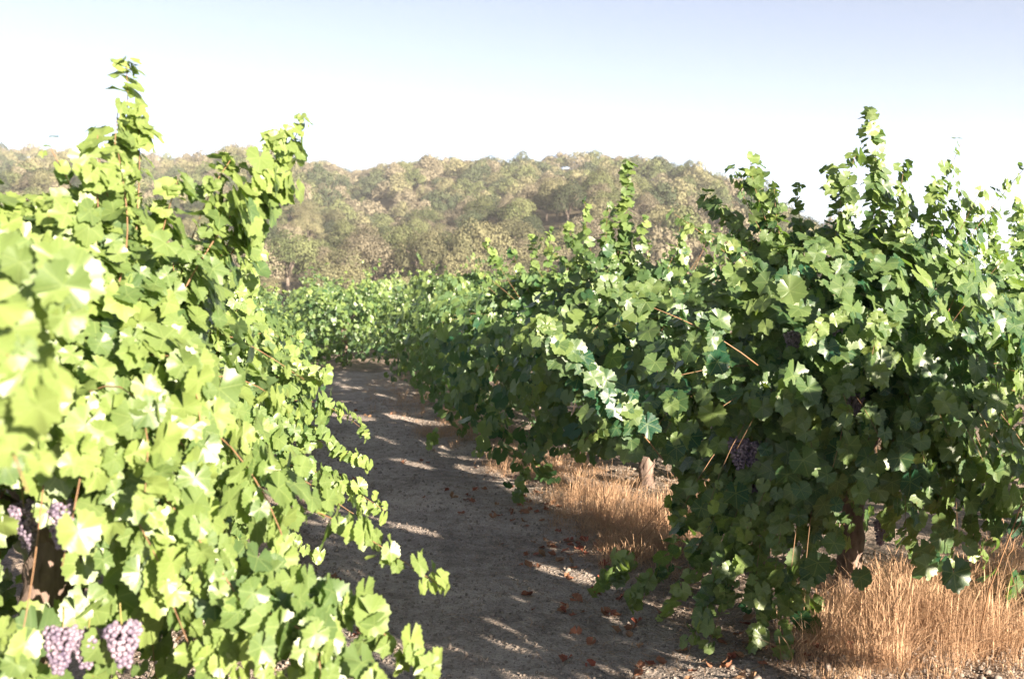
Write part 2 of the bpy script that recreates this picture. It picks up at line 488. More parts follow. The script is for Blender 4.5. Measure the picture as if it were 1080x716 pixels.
# what the near left vine hides entirely is left out of the individuals
vis = [p for p in picked if not (540 + p[2] * F_PX < -30)]
vis.sort(key=lambda p: p[1])
front = []
back = []
for p in vis:
    px = 540 + p[2] * F_PX
    ridge_edge = p[3] - p[1] < 3 and p[3] < 400
    hidden_low = (px < 250 or px > 690) and p[1] < 200
    if len(front) < 272 and not hidden_low and p[1] > Y0 - 6: front.append(p)
    else: back.append(p)
for (x, y, k, D, kd, s) in front:
    px = 540 + k * F_PX
    sect = ('at the left end of', 'left of the low dip on', 'below the low dip of', 'under the middle of', 'behind the slim vine spire on', 'on the falling right end of')[int(np.searchsorted([150, 330, 450, 590, 700], px))]
    zone = sect + ' the hill, ' + ('at foot' if y < 150 else 'above foot' if y < 175 else 'partway up')
    oak(x, y, float(hill_z(np.array(k), np.array(y))) - 0.3, kd, int(tr_rng.integers(3)), s, tr_rng.uniform(0, 6.28), zone)
# dark round oak standing clear on the falling ridge at the right
kk = (784 - 540) / F_PX; D, H = ridge(np.array(kk)); D = float(D)
oak(kk * D, D, float(hill_z(np.array(kk), np.array(D))) - 0.2, 'dark', 1, 1.15, 0.4, '', 'dark round oak standing clear of the others on the falling right ridge')
# one mass for the rest
acc = {kd: [[], [], 0] for kd in KINDS}
lod = {kd: [crown_np(tr_rng, 1300, 12, 0.20) for _ in range(4)] for kd in ('a',)}['a']
Vs, Fs, Ts, Ms, n = [], [], [], [], 0
kidx = {k_: i for i, k_ in enumerate(KINDS)}
for (x, y, k, D, kd, s) in back:
    V, F, t = lod[int(tr_rng.integers(4))]
    a = tr_rng.uniform(0, 6.28); c_, s_ = math.cos(a), math.sin(a)
    W = V @ np.array([[c_, s_, 0], [-s_, c_, 0], [0, 0, 1]]) * s * np.array([1, 1, tr_rng.uniform(0.95, 1.5)])
    z = float(hill_z(np.array(k), np.array(y))) - 0.5
    Vs.append(W + np.array([x, y, z])); Fs.append(F + n); Ts.append(t); Ms.append(np.full(len(F), kidx[kd])); n += len(V)
me = mesh_np('hillside_woods', np.vstack(Vs), [np.vstack(Fs)], None, attrs={'tint': np.concatenate(Ts)})
for kd in KINDS: me.materials.append(M['crown_' + kd])
me.polygons.foreach_set('material_index', np.concatenate(Ms).astype(np.int32))
tag(obj('hillside_woods', me), 'dense oak and brush cover running up the hill to its ridge', 'woods', kind='stuff')

# bleached bare tree on the left of the ridge
def bare_tree(px, y, h):
    k = (px - 540) / F_PX
    z = float(hill_z(np.array(k), np.array(y)))
    o = empty('bare_tree', (k * y, y, z))
    o2 = obj('trunk', (lambda A: (A.add(*tube([(0, 0, -1), (0.1, 0, h * .4), (-.1, 0, h * .75), (0.1, 0, h)], [.4, .3, .22, .08], 6, .1, 3)), A)[1])(Acc()).mesh('trunk', M['deadwood']), o)
    for i in range(9):
        a = i * 2.4; z0 = h * (0.45 + 0.055 * i); l = 2.6 - 0.2 * i
        A = Acc(); e = np.array([math.cos(a) * l, math.sin(a) * l, z0 + l * 0.9])
        A.add(*tube([(0, 0, z0), e * [0.5, 0.5, 1] - [0, 0, l * .35], e], [.13, .08, .03], 5, .1, i))
        obj('branch', A.mesh('branch', M['deadwood']), o)
    return o
tag(bare_tree(64, 405, 11.0), 'bleached bare tree standing up pale on the left ridge', 'tree')

# ------------------------------------------------------------------ vine leaf templates
def leaf_template(r_, lod):
    if lod == 0: na = 34
    elif lod == 1: na = 26
    else: na = 8
    th = np.linspace(-np.pi * 0.93, np.pi * 0.93, na)
    if lod == 2: th = np.array([-2.6, -1.85, -0.93, -0.5, 0, 0.5, 0.93, 1.85, 2.6])
    lobes = [(0, 1.0, 0.34), (0.93, 0.90, 0.34), (-0.93, 0.90, 0.34), (1.85, 0.70, 0.42), (-1.85, 0.70, 0.42), (2.65, 0.52, 0.3), (-2.65, 0.52, 0.3)]
    depth = r_.uniform(0.16, 0.36)
    rr = np.full_like(th, 0.0)
    for a, l, w in lobes:
        l = l * r_.uniform(0.94, 1.06)
        rr = np.maximum(rr, l * (1 - depth * np.minimum(1, (np.abs(th - a) / w) ** 1.5)))
    rr = np.maximum(rr, 0.42)
    if lod < 2:
        rr *= 1 + (0.055 if lod == 0 else 0.04) * np.where(np.arange(len(th)) % 2 == 0, 1, -1) + r_.uniform(-0.02, 0.02, len(th))
    x = np.sin(th) * rr; y = np.cos(th) * rr
    out = np.stack([x, y], -1)
    m = len(th)
    if lod == 0: rings = [out * 0.5, out]
    else: rings = [out]
    P = np.vstack([[[0, 0]]] + rings)
    fold = r_.uniform(0.06, 0.34); cup = r_.uniform(-0.32, 0.12); side = r_.uniform(-0.28, 0.05)
    ph = r_.uniform(0, 6.28, 3); 
    X, Yc = P[:, 0], P[:, 1]; rad = np.hypot(X, Yc); ang = np.arctan2(X, Yc)
    Z = fold * np.abs(X) + cup * Yc * np.abs(Yc) + side * X * X + rad ** 2 * (0.09 * np.sin(3 * ang + ph[0]) + 0.06 * np.sin(5 * ang + ph[1]))
    F3 = np.stack([np.zeros(m - 1, int), np.arange(1, m), np.arange(2, m + 1)], -1)
    F3 = F3[:, [0, 2, 1]]
    Fq = np.zeros((0, 4), int)
    if lod == 0:
        a = np.arange(1, m); Fq = np.stack([a + m, a, a + 1, a + 1 + m], -1)
        Fq = Fq[:, ::-1][:, [3, 0, 1, 2]]
        Fq = np.stack([a, a + 1, a + 1 + m, a + m], -1)[:, ::-1]
    V = np.stack([X, Yc, Z], -1)
    V[:, 1] -= 0.0
    return V, F3, Fq
tpl_rng = np.random.default_rng(5)
TPL = {l: [leaf_template(tpl_rng, l) for _ in range(10)] for l in (0, 1, 2)}
# make normals of the templates point +Z
for l in TPL:
    for i, (V, F3, Fq) in enumerate(TPL[l]):
        def up(F):
            if not len(F): return F
            a, b, c = V[F[0, 0]], V[F[0, 1]], V[F[0, 2]]
            return F if np.cross(b - a, c - a)[2] > 0 else F[:, ::-1]
        TPL[l][i] = (V, up(F3), up(Fq))

def norm(a): return a / (np.linalg.norm(a, axis=-1, keepdims=True) + 1e-9)

def build_leaves(P, nrm, mid, size, tint, lod, r_, name='foliage', mat=None):
    """P leaf base points, nrm blade normals, mid midrib directions (both (n,3)), half length size (n)"""
    nrm = norm(nrm); mid = norm(mid - nrm * np.sum(mid * nrm, -1, keepdims=True)); side = np.cross(mid, nrm)
    ti = r_.integers(0, 10, len(P))
    Vs, F3s, Fqs, UV, TN = [], [], [], [], []; n = 0
    for k in range(10):
        s = np.where(ti == k)[0]
        if not len(s): continue
        V, F3, Fq = TPL[lod][k]; m = len(V)
        L = V[None] * size[s, None, None]
        W = P[s, None] + L[..., 0:1] * side[s, None] + L[..., 1:2] * mid[s, None] + L[..., 2:3] * nrm[s, None]
        Vs.append(W.reshape(-1, 3)); off = n + np.arange(len(s)) * m
        F3s.append((F3[None] + off[:, None, None]).reshape(-1, 3))
        if len(Fq): Fqs.append((Fq[None] + off[:, None, None]).reshape(-1, 4))
        UV.append(np.tile(V[:, :2], (len(s), 1))); TN.append(np.repeat(tint[s], m)); n += m * len(s)
    fl = [np.vstack(F3s)] + ([np.vstack(Fqs)] if Fqs else [])
    return mesh_np(name, np.vstack(Vs), fl, mat or M['leaf'], uv=np.vstack(UV), attrs={'tint': np.concatenate(TN)}, smooth=(lod == 0))

SUNV = np.array([sd.x, sd.y, sd.z])
def gpt(px, py):
    d = CAM_H * F_PX / (py - 310); return np.array([(px - 540) / F_PX * d, d, 0.0])
# holes in the right row's foliage where the low sun gets through to the path, the grass and single leaves
SUN_GAPS = [(gpt(442, 492), .075), (gpt(425, 488), .06), (gpt(412, 467), .06), (gpt(400, 462), .05), (gpt(445, 564), .06), (gpt(425, 557), .045), (gpt(440, 533), .03), (gpt(500, 585), .02), (gpt(398, 545), .03),
            (gpt(600, 607), .085), (gpt(620, 612), .07), (gpt(585, 600), .05), (gpt(385, 440), .07), (gpt(372, 424), .07), (gpt(350, 402), .12), (gpt(320, 398), .12), (gpt(460, 520), .025), (gpt(275, 610), .08),
            (at(960, 650, 4.6), .22), (at(1010, 640, 4.7), .24), (at(910, 670, 4.5), .16), (at(1050, 670, 4.4), .22), (at(1000, 690, 4.3), .2),
            (at(580, 350, 4.32), .11), (at(605, 385, 4.34), .11), (at(635, 420, 4.36), .11), (at(665, 455, 4.38), .11), (at(650, 315, 4.38), .10), (at(700, 340, 4.38), .10), (at(740, 360, 4.34), .09),
            (at(640, 520, 7.3), .16), (at(600, 505, 7.8), .12), (at(725, 495, 7.4), .16), (at(665, 560, 6.8), .12), (at(700, 520, 7.3), .14), (at(550, 490, 8.6), .12), (at(460, 435, 12.4), .2),
            (at(930, 500, 4.3), .05), (at(935, 545, 4.5), .07), (at(1005, 500, 4.3), .05), (at(735, 605, 4.5), .045), (at(880, 495, 4.2), .03), (at(1015, 455, 4.4), .05), (at(600, 380, 4.8), .09), (at(650, 410, 4.9), .07), (at(700, 440, 4.7), .05),
            (at(850, 400, 4.2), .06), (at(760, 400, 4.4), .06), (at(940, 430, 4.2), .05), (at(430, 360, 12.0), .15), (at(480, 395, 11.0), .15)]
def in_sun_gap(P):
    m = np.zeros(len(P), bool)
    for c, r0 in SUN_GAPS:
        v = P - c; t = v @ SUNV
        m |= (t > 0.3) & (np.linalg.norm(v - t[:, None] * SUNV, axis=1) < r0 * 1.15 + 0.02)
    return m

def shoot_leaves(curve, r_, length, size, spacing, side_frac, center, sun_bias=0.6, taper=0.5, lat=1.0):
    n = max(4, int(length / spacing))
    t = np.linspace(0.12, 1.0, n) + r_.uniform(-0.4, 0.4, n) / n; t = np.clip(t, 0.05, 1)
    P = bez(curve, t); T = norm(bez(curve, np.clip(t + 0.02, 0, 1.02)) - P + 1e-6)
    ref = norm(np.cross(T, np.array([0.2, 0.1, 1.0])) + 1e-6); ref2 = np.cross(T, ref)
    a = (np.arange(n) % 2) * np.pi + r_.normal(0, 0.75, n) + r_.uniform(0, 6.28)
    pd = norm(np.cos(a)[:, None] * ref + np.sin(a)[:, None] * ref2 + T * 0.4)
    pl = r_.uniform(0.035, 0.085, n) * (1 - 0.6 * t)
    B = P + pd * pl[:, None]
    sz = size * r_.uniform(0.6, 1.25, n) * (1 - taper * np.clip((t - 0.45) / 0.55, 0, 1) ** 1.3)
    tint = np.clip(0.15 + 0.55 * t ** 1.5 + r_.normal(0, 0.17, n), 0, 1)
    # lateral leaves
    m = int(n * side_frac); s = r_.integers(0, n, m)
    d = norm(r_.normal(size=(m, 3)) + pd[s]); Bl = P[s] + d * (r_.uniform(0.06, 0.17, m) * (1.15 - 0.98 * t[s]) * (1 + 0.35 * np.sin(t[s] * 23 + a[0])) * lat)[:, None]
    B = np.vstack([B, Bl]); pd = np.vstack([pd, d]); sz = np.concatenate([sz, sz[s] * r_.uniform(0.6, 1.0, m)])
    tint = np.concatenate([tint, np.clip(tint[s] + r_.normal(0, 0.12, m), 0, 1)])
    nn = len(B)
    outw = norm((B - center) * np.array([1, 1, 0.4]))
    nrm = outw * 0.6 + np.array([0, 0, 0.05]) + SUNV * sun_bias + pd * 0.55 + r_.normal(size=(nn, 3)) * 0.42
    mid = pd * 0.8 + outw * 0.3 + np.array([0, 0, -0.75]) + r_.normal(size=(nn, 3)) * 0.35
    return B, nrm, mid, sz, tint

def grape_mesh(r_, n=46, w=0.042, h=0.15, br=0.0076, detail=1):
    """hanging bunch from z=0 down to -h"""
    import bmesh
    bm = bmesh.new(); bmesh.ops.create_icosphere(bm, subdivisions=detail + 1, radius=1.0)
    SV = np.array([v.co[:] for v in bm.verts]); SF = np.array([[v.index for v in f.verts] for f in bm.faces]); bm.free()
    A = Acc(); pts = []
    tries = 0
    while len(pts) < n and tries < 6000:
        tries += 1
        q = r_.uniform(0, 1); z = -0.022 - q * (h - 0.022)
        R_ = w * (1 - 0.75 * q ** 1.4) * (0.7 + 0.3 * min(1, q * 8))
        a = r_.uniform(0, 6.28); rr = R_ * r_.uniform(0.55, 1.0)
        p = np.array([rr * math.cos(a), rr * math.sin(a), z])
        if all(np.linalg.norm(p - o) > br * 1.35 for o in pts): pts.append(p)
    for p in pts: A.add(SV * br * r_.uniform(0.85, 1.12) + p, SF)
    me = A.mesh('grape_cluster', M['grape'])
    me.materials.append(M['stalk'])
    return me
def stalk_mesh(h):
    A = Acc(); A.add(*tube([(0, 0, 0.03), (0.004, 0, 0), (0, 0, -h * 0.8)], [0.0018, 0.0018, 0.0012], 5)); return A.mesh('stalk', M['stalk'])
gr_rng = np.random.default_rng(3)
GR_HI = [grape_mesh(gr_rng, 130, 0.046, h) for h in (0.15, 0.17, 0.13)]
STALK = stalk_mesh(0.15)

def vine(name, loc, seed, lod=0, shoots=44, heroes=(), clears=(), grapes=4, hero_grapes=(), size=0.068, spacing=0.052,
         side_frac=0.9, radius=1.05, top=1.75, head=0.85, canes=True, az_range=None, low=0.12, upfrac=0.42, drop_zone=None, fill=1600, zlow=0.06, gaps=False, tadd=0.0, lowk=1.0, spires=0.3):
    """a head-trained vine: gnarled trunk, canes, one foliage mesh, hanging bunches. heroes: (tip world xyz, lift)"""
    r_ = np.random.default_rng(seed)
    loc = np.array([loc[0], loc[1], 0.0]); loc[2] = float(gz(loc[0], loc[1]))
    o = empty(name, tuple(loc))
    A = Acc()
    lean = r_.uniform(-0.06, 0.06, 2)
    hp = np.array([lean[0], lean[1], head])
    z = np.linspace(-0.06, head, 24)
    rad = np.interp(z, [-0.06, 0.05, head * 0.5, head * 0.85, head], [0.095, 0.065, 0.055, 0.075, 0.065])
    cen = np.stack([lean[0] * (z / head) + 0.018 * np.sin(z * 7 + seed), lean[1] * (z / head) + 0.018 * np.cos(z * 6 + seed), z], -1)
    A.add(*tube(cen, rad, 16, 0.20, seed))
    arms = []
    for i in range(5):
        a = i * 1.257 + r_.uniform(-0.25, 0.25)
        e = hp + np.array([math.cos(a) * 0.22, math.sin(a) * 0.22, r_.uniform(0.08, 0.22)])
        A.add(*tube([hp - [0, 0, 0.08], (hp + e) / 2 + [0, 0, -0.03], e], [0.042, 0.03, 0.018], 9, 0.18, i + seed))
        arms.append(e)
    obj('trunk', A.mesh('trunk', M['trunk']), o)
    arms = np.array(arms)
    center = np.array([0, 0, 0.95])
    L = []
    def add_shoot(base, tip, lift, dens=1.0, sz=size, sf=side_frac, sun=0.6, taper=0.5, lat=1.0):
        base = np.asarray(base, float); tip = np.asarray(tip, float)
        dv = tip - base; h = np.array([dv[0], dv[1], 0])
        c1 = base + h * 0.22 + np.array([0, 0, max(0.12, 0.45 * max(dv[2], 0)) + lift * 0.6])
        c2 = base + h * 0.72 + np.array([0, 0, dv[2] * 0.72 + lift])
        cur = [base, c1, c2, tip]
        cur[1] = cur[1] + r_.normal(0, 0.07, 3); cur[2] = cur[2] + r_.normal(0, 0.07, 3)
        q = bez(cur, np.linspace(0, 1, 12)); ln = np.linalg.norm(np.diff(q, axis=0), axis=1).sum()
        L.append(shoot_leaves(cur, r_, ln, sz, spacing / dens, sf, center, sun, taper, lat))
        if canes:
            B_ = Acc(); B_.add(*tube(q, np.linspace(0.0028, 0.0011, 12), 6, 0.05, seed)); obj('cane', B_.mesh('cane', M['cane']), o)
    for k in range(shoots):
        a = r_.uniform(0, 2 * np.pi)
        if az_range: a = r_.uniform(*az_range)
        c = r_.uniform()
        if c < upfrac * spires: rr, zz, lift = radius * r_.uniform(0.1, 0.8), top + r_.uniform(0.1, 0.42), 0.03
        elif c < upfrac: rr, zz, lift = radius * r_.uniform(0.1, 0.85), top + r_.uniform(-0.35, 0.15), 0.1
        elif c < upfrac + 0.3: rr, zz, lift = radius * r_.uniform(0.8, 1.1), r_.uniform(0.85, 1.4), 0.3
        else: rr, zz, lift = lowk * radius * r_.uniform(0.72, 1.08), r_.uniform(low, low + 0.5), 0.42
        tip = np.array([math.cos(a) * rr, math.sin(a) * rr, zz])
        base = arms[np.argmax(arms[:, :2] @ tip[:2] + r_.uniform(0, 0.12, 5))] + r_.normal(0, 0.03, 3)
        add_shoot(base, tip, lift)
    for h in heroes:
        tip = np.asarray(h[0]) - loc; lift = h[1]
        kw = dict(h[2]) if len(h) > 2 else {}
        kw.setdefault('taper', 0.35)
        if kw.get('sz', 1) < 0.055: kw['lat'] = 0.45
        if lift < 0.06: kw.update(dens=kw.get('dens', 1) * 1.4, sf=1.3, taper=0.35)
        elif tip[2] < 0.5 and 'sf' not in kw: kw.update(dens=kw.get('dens', 1) * 1.7, sf=1.5)
        else: kw['dens'] = kw.get('dens', 1) * 1.6
        if 'base' in kw: kw = dict(kw); base = np.asarray(kw.pop('base')) - loc
        else: base = arms[np.argmax(arms[:, :2] @ norm(tip[:2]))]
        add_shoot(base, tip, lift, **kw)
    nf = int(fill)
    if nf:
        a = r_.uniform(0, 2 * np.pi, nf) if not az_range else r_.uniform(*az_range, nf)
        zt = r_.uniform(0.0, 1.0, nf) ** 0.9
        zz = zlow + zt * (top * 0.95 - zlow)
        prof = np.interp(zt, [0, 0.15, 0.45, 0.7, 0.88, 1.0], [0.72 * lowk, 0.92 * lowk, (1 + lowk) / 2, 0.86, 0.6, 0.2]) * radius
        lump = 1 + 0.16 * np.sin(3 * a + seed) * np.sin(4 * zt + seed * 1.7) + 0.10 * np.sin(7 * a + 2.0 * seed + 5 * zt) + 0.08 * np.sin(11 * a - 6 * zt + seed)
        rr = prof * lump * r_.uniform(0.68, 1.04, nf)
        gap = np.sin(5 * a + 3 * seed + 6 * zt) * np.sin(4.3 * a - 9 * zt + seed) + 0.35 * np.sin(13 * a + 17 * zt)
        bare = (zt < 0.3) & (np.sin(2 * a + seed * 2.1) > 0.55)
        k_ = (gap < 0.62) & ~bare
        B = np.stack([np.cos(a) * rr, np.sin(a) * rr, zz], -1)[k_]
        m = len(B); ow = norm(B - center)
        L.append((B, ow * 0.95 + np.array([0, 0, 0.1]) + SUNV * 0.6 + r_.normal(size=(m, 3)) * 0.4,
                  ow * 0.35 + np.array([0, 0, -0.95]) + r_.normal(size=(m, 3)) * 0.4,
                  size * r_.uniform(0.55, 1.25, m), np.clip(r_.normal(0.22, 0.17, m) + 0.25 * zt[k_], 0, 1)))
    P, nr, md, sz, tn = [np.concatenate(x) for x in zip(*L)]
    keep = P[:, 2] > 0.04
    # leave openings where a bunch or the trunk shows
    camp = np.array([0, 0, CAM_H]) - loc
    for (c, rad) in clears:
        c = np.asarray(c) - loc; dirc = norm(camp - c); ln = np.linalg.norm(camp - c)
        v = P + norm(md) * sz[:, None] * 0.4 - c; t = np.clip(v @ dirc, 0, min(ln, 1.2)); d = np.linalg.norm(v - t[:, None] * dirc, axis=1)
        keep &= d > rad
    # not inside the trunk
    keep &= ~((np.hypot(P[:, 0], P[:, 1]) < 0.13) & (P[:, 2] < head))
    if drop_zone is not None: keep &= ~drop_zone(P + loc)
    if gaps: keep &= ~in_sun_gap(P + loc + norm(md) * sz[:, None] * 0.4)
    # no leaf hangs in the air away from its shoot
    Q = P.astype(np.float32); nn_ = np.ones(len(Q), bool)
    hi = np.where(Q[:, 2] > top)[0]
    for i_ in hi: nn_[i_] = (np.sum((Q - Q[i_]) ** 2, -1) < 0.11 ** 2).sum() > 3
    keep &= nn_
    # never in the lens
    keep &= np.linalg.norm(P - camp, axis=1) > 0.62
    me = build_leaves(P[keep], nr[keep], md[keep], sz[keep], np.clip(tn[keep] + tadd, 0, 1), lod, r_, mat=M['leaf'] if lod == 0 else M['leaf_far'])  # tadd paints sun paleness and row shade into each vine's leaf tint
    obj('foliage', me, o)
    def bunch(p, s=1.0, rz=0.0):
        b = obj('grape_cluster', GR_HI[int(r_.integers(3))], o); b.location = tuple(p); b.scale = (s, s, s); b.rotation_euler = (r_.uniform(-.15, .15), r_.uniform(-.15, .15), r_.uniform(0, 6))
        st = obj('stalk', STALK, b)
    for k in range(grapes):
        a = r_.uniform(0, 6.28); rr = r_.uniform(0.25, 0.5)
        bunch((math.cos(a) * rr, math.sin(a) * rr, head + r_.uniform(-0.1, 0.2)), r_.uniform(0.9, 1.15))
    for p, s in hero_grapes: bunch(np.asarray(p) - loc, s)
    return o

def rowpt(u, y): return (u - 0.214 * y, y)

# ------------------------------------------------------------------ the near vines
UL, UR = -0.55, 2.84
# left row, first vine (fills the left of the picture)
D1 = 2.0
left1 = vine('grapevine', (-1.25, 2.6), 101, 0, shoots=54, fill=2400, top=1.9, head=1.0, radius=0.62, low=0.2, upfrac=0.45, size=0.056, spacing=0.05, tadd=0.32, lowk=0.68, spires=0.0,  # high tadd: sun bleaching painted into the leaf colour
    heroes=[(at(138, 72, 2.7), 0.0, dict(dens=1.35)), (at(128, 120, 2.6), 0.0, {}), (at(150, 130, 2.7), 0.0, {}),
            (at(322, 124, 2.9), 0.02, dict(dens=1.3)), (at(300, 140, 2.85), 0.02, dict(dens=1.2)), (at(305, 200, 3.0), 0.05, {}), (at(245, 170, 2.8), 0.05, {}),
            (at(95, 180, 2.4), 0.0, {}), (at(55, 210, 2.3), 0.0, {}), (at(190, 190, 2.6), 0.0, {}), (at(20, 290, 1.9), 0.05, {}), (at(10, 240, 2.3), 0.0, {}),
            (at(466, 622, 2.6), 0.07, dict(dens=1.7, sf=0.5, sz=0.045, base=at(270, 570, 2.7))), (at(455, 712, 2.2), 0.07, dict(dens=1.6, sf=0.9, sz=0.052, base=at(240, 640, 2.3))), 
             (at(320, 400, 3.2), 0.2, {}), (at(300, 430, 3.0), 0.2, {}), (at(250, 660, 2.2), 0.25, {}),
            (at(150, 520, 2.0), 0.2, {}), (at(210, 450, 2.2), 0.2, {}), (at(50, 430, 1.25), 0.12, dict(sf=0.7, base=at(-60, 420, 1.7))), (at(25, 520, 1.25), 0.12, dict(sf=0.7, base=at(-80, 520, 1.7))), (at(60, 330, 1.6), 0.1, dict(base=at(-60, 380, 1.8))),
            (at(60, 600, 1.9), 0.2, {}), (at(170, 610, 2.1), 0.2, {}), (at(200, 700, 2.1), 0.2, {}), (at(10, 700, 1.9), 0.2, {}),
            (at(300, 665, 2.3), 0.1, dict(sf=1.2)),  (at(290, 720, 2.1), 0.07, dict(sf=1.3)), (at(400, 735, 2.1), 0.07, dict(sf=1.3, base=at(200, 680, 2.2))), (at(330, 735, 2.0), 0.07, dict(sf=1.3, base=at(180, 680, 2.2))), (at(240, 715, 2.1), 0.1, dict(sf=1.3)), (at(260, 640, 2.4), 0.1, dict(sf=1.3)),
            (at(375, 545, 3.3), 0.07, dict(dens=1.4, sf=0.5, sz=0.045, base=at(280, 510, 3.4)))],
    clears=[(at(24, 608, 2.4), 0.10), (at(80, 680, 2.05), 0.055), (at(122, 676, 2.05), 0.05), (at(62, 548, 2.1), 0.045), (at(122, 412, 2.3), 0.04), (at(25, 535, 2.2), 0.04)],
    hero_grapes=[(at(60, 655, 2.1), 0.8), (at(88, 662, 2.14), 0.75), (at(122, 652, 2.1), 0.85), (at(64, 522, 2.16), 0.8), (at(122, 398, 2.35), 0.85), (at(20, 525, 2.25), 0.75)], grapes=3)
tag(left1, 'large sunlit vine filling the left edge, its bunches showing low beside the trunk', 'grapevine', 'vines of the left row')
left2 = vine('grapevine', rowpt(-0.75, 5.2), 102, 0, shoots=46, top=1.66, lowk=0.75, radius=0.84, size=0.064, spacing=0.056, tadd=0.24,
    heroes=[(at(405, 540, 4.3), 0.07, dict(dens=1.6, sf=0.5, sz=0.05, base=at(270, 500, 4.8))), (at(382, 492, 4.8), 0.07, dict(dens=1.6, sf=0.5, sz=0.05, base=at(270, 460, 5.2))), (at(335, 590, 4.1), 0.07, dict(sf=0.6, sz=0.05, base=at(250, 540, 4.6))), (at(345, 395, 4.6), 0.15, {}), (at(388, 460, 5.4), 0.07, dict(dens=1.5, sf=0.5, sz=0.05, base=at(290, 440, 5.6))), (at(270, 250, 4.8), 0.05, {})], grapes=3)
tag(left2, 'sunlit vine behind the first left one, low shoots reaching over the path', 'grapevine', 'vines of the left row')
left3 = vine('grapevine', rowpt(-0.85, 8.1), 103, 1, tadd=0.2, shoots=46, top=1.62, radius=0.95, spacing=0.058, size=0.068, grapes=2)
tag(left3, 'third vine along the left row, pale in the sun above the path edge', 'grapevine', 'vines of the left row')

# right row, first vine in view
def bx_(P, x0, x1, y0, y1):
    x = P[:, 0] / P[:, 1] * F_PX + 540; y = 310 + (CAM_H - P[:, 2]) / P[:, 1] * F_PX
    return (x > x0) & (x < x1) & (y > y0) & (y < y1)
right1 = vine('grapevine', rowpt(UR, 5.15), 201, 0, gaps=True, tadd=-0.06, shoots=70, top=1.98, radius=1.18, fill=2400, head=0.8, low=0.15, size=0.066, spacing=0.053,  # negative tadd: part of the row's shade painted into the leaves
    heroes=[(at(914, 122, 4.9), 0.0, dict(dens=1.3)), (at(900, 165, 4.9), 0.0, dict(dens=1.2)), (at(870, 180, 5.0), 0.0, {}), (at(795, 168, 5.2), 0.0, dict(dens=1.2)), (at(815, 200, 5.1), 0.0, {}),
            (at(742, 205, 5.5), 0.0, dict(dens=1.2)), (at(985, 195, 4.9), 0.0, dict(dens=1.2)), (at(955, 225, 4.8), 0.0, {}), (at(1030, 222, 5.2), 0.0, {}), (at(1060, 270, 4.9), 0.1, {}),
            (at(574, 343, 4.3), 0.13, dict(dens=2.6, sf=0.8, sz=0.062, taper=0.2, lat=0.6, sun=1.7, base=at(700, 485, 4.4))), (at(634, 300, 4.4), 0.07, dict(dens=2.2, sf=0.9, taper=0.2, lat=0.7, sun=1.5, base=at(800, 385, 4.3))), (at(690, 300, 4.9), 0.1, {}),
            (at(610, 470, 5.0), 0.25, {}), (at(645, 620, 4.9), 0.3, dict(dens=1.2)), (at(620, 640, 5.0), 0.3, {}), (at(730, 690, 4.3), 0.32, dict(dens=1.2)),
            (at(770, 640, 4.3), 0.3, {}), (at(835, 700, 4.2), 0.3, dict(dens=1.2)), (at(820, 610, 4.2), 0.3, {}), (at(720, 540, 4.5), 0.25, {}), (at(665, 645, 4.75), 0.3, {}), (at(700, 655, 4.5), 0.3, {}), (at(750, 690, 4.25), 0.3, {}), (at(800, 690, 4.25), 0.3, {}), (at(940, 565, 4.6), 0.25, {}), (at(1000, 550, 4.7), 0.25, {}), (at(880, 570, 4.5), 0.25, {}), (at(1045, 600, 4.5), 0.25, {}), (at(1078, 625, 4.4), 0.25, {}), (at(1060, 560, 4.6), 0.25, {}), (at(970, 585, 4.9), 0.25, {}), (at(905, 540, 4.4), 0.25, {}), (at(850, 585, 4.5), 0.25, dict(dens=1.5, sf=1.6)), (at(875, 560, 4.4), 0.25, dict(dens=1.5, sf=1.6)), (at(1010, 590, 4.6), 0.25, {}), (at(890, 575, 4.7), 0.2, dict(sf=1.4)), (at(760, 600, 4.4), 0.28, {}), (at(850, 640, 4.2), 0.28, {}), (at(800, 640, 4.2), 0.28, {}), (at(790, 560, 4.3), 0.2, {}),
            (at(860, 480, 4.2), 0.2, {}), (at(900, 440, 4.1), 0.2, {}), (at(930, 400, 4.1), 0.2, {}), (at(820, 420, 4.2), 0.2, {}), (at(750, 440, 4.4), 0.2, {}), (at(700, 400, 4.5), 0.2, {}),
            (at(1075, 455, 4.3), 0.2, {}), (at(1070, 380, 4.4), 0.2, {}), (at(1000, 350, 4.3), 0.2, {}), (at(1078, 590, 4.4), 0.3, dict(sf=0.5)), (at(1030, 520, 4.5), 0.25, {})],
    clears=[(at(788, 480, 4.6), 0.07), (at(795, 525, 4.6), 0.05), (at(900, 602, 5.0), 0.045), (at(903, 425, 4.6), 0.05), (at(890, 350, 4.7), 0.04), (at(838, 355, 4.7), 0.04)],
    hero_grapes=[(at(778, 455, 4.6), 1.15), (at(795, 460, 4.62), 1.2), (at(802, 500, 4.62), 1.1), (at(788, 530, 4.65), 1.1), (at(903, 410, 4.65), 1.0), (at(890, 340, 4.75), 1.0), (at(836, 345, 4.75), 0.9), (at(935, 545, 4.9), 0.9)],
    drop_zone=lambda P: bx_(P, 555, 708, 480, 588) | (P[:, 0] / P[:, 1] * F_PX + 540 > 862) & (P[:, 0] / P[:, 1] * F_PX + 540 < 1066) & (310 + (CAM_H - P[:, 2]) / P[:, 1] * F_PX > 612) & (P[:, 1] < 5.3), grapes=3)
tag(right1, 'tallest vine at right, spires against the sky, dry grass at its foot', 'grapevine', 'vines of the right row')
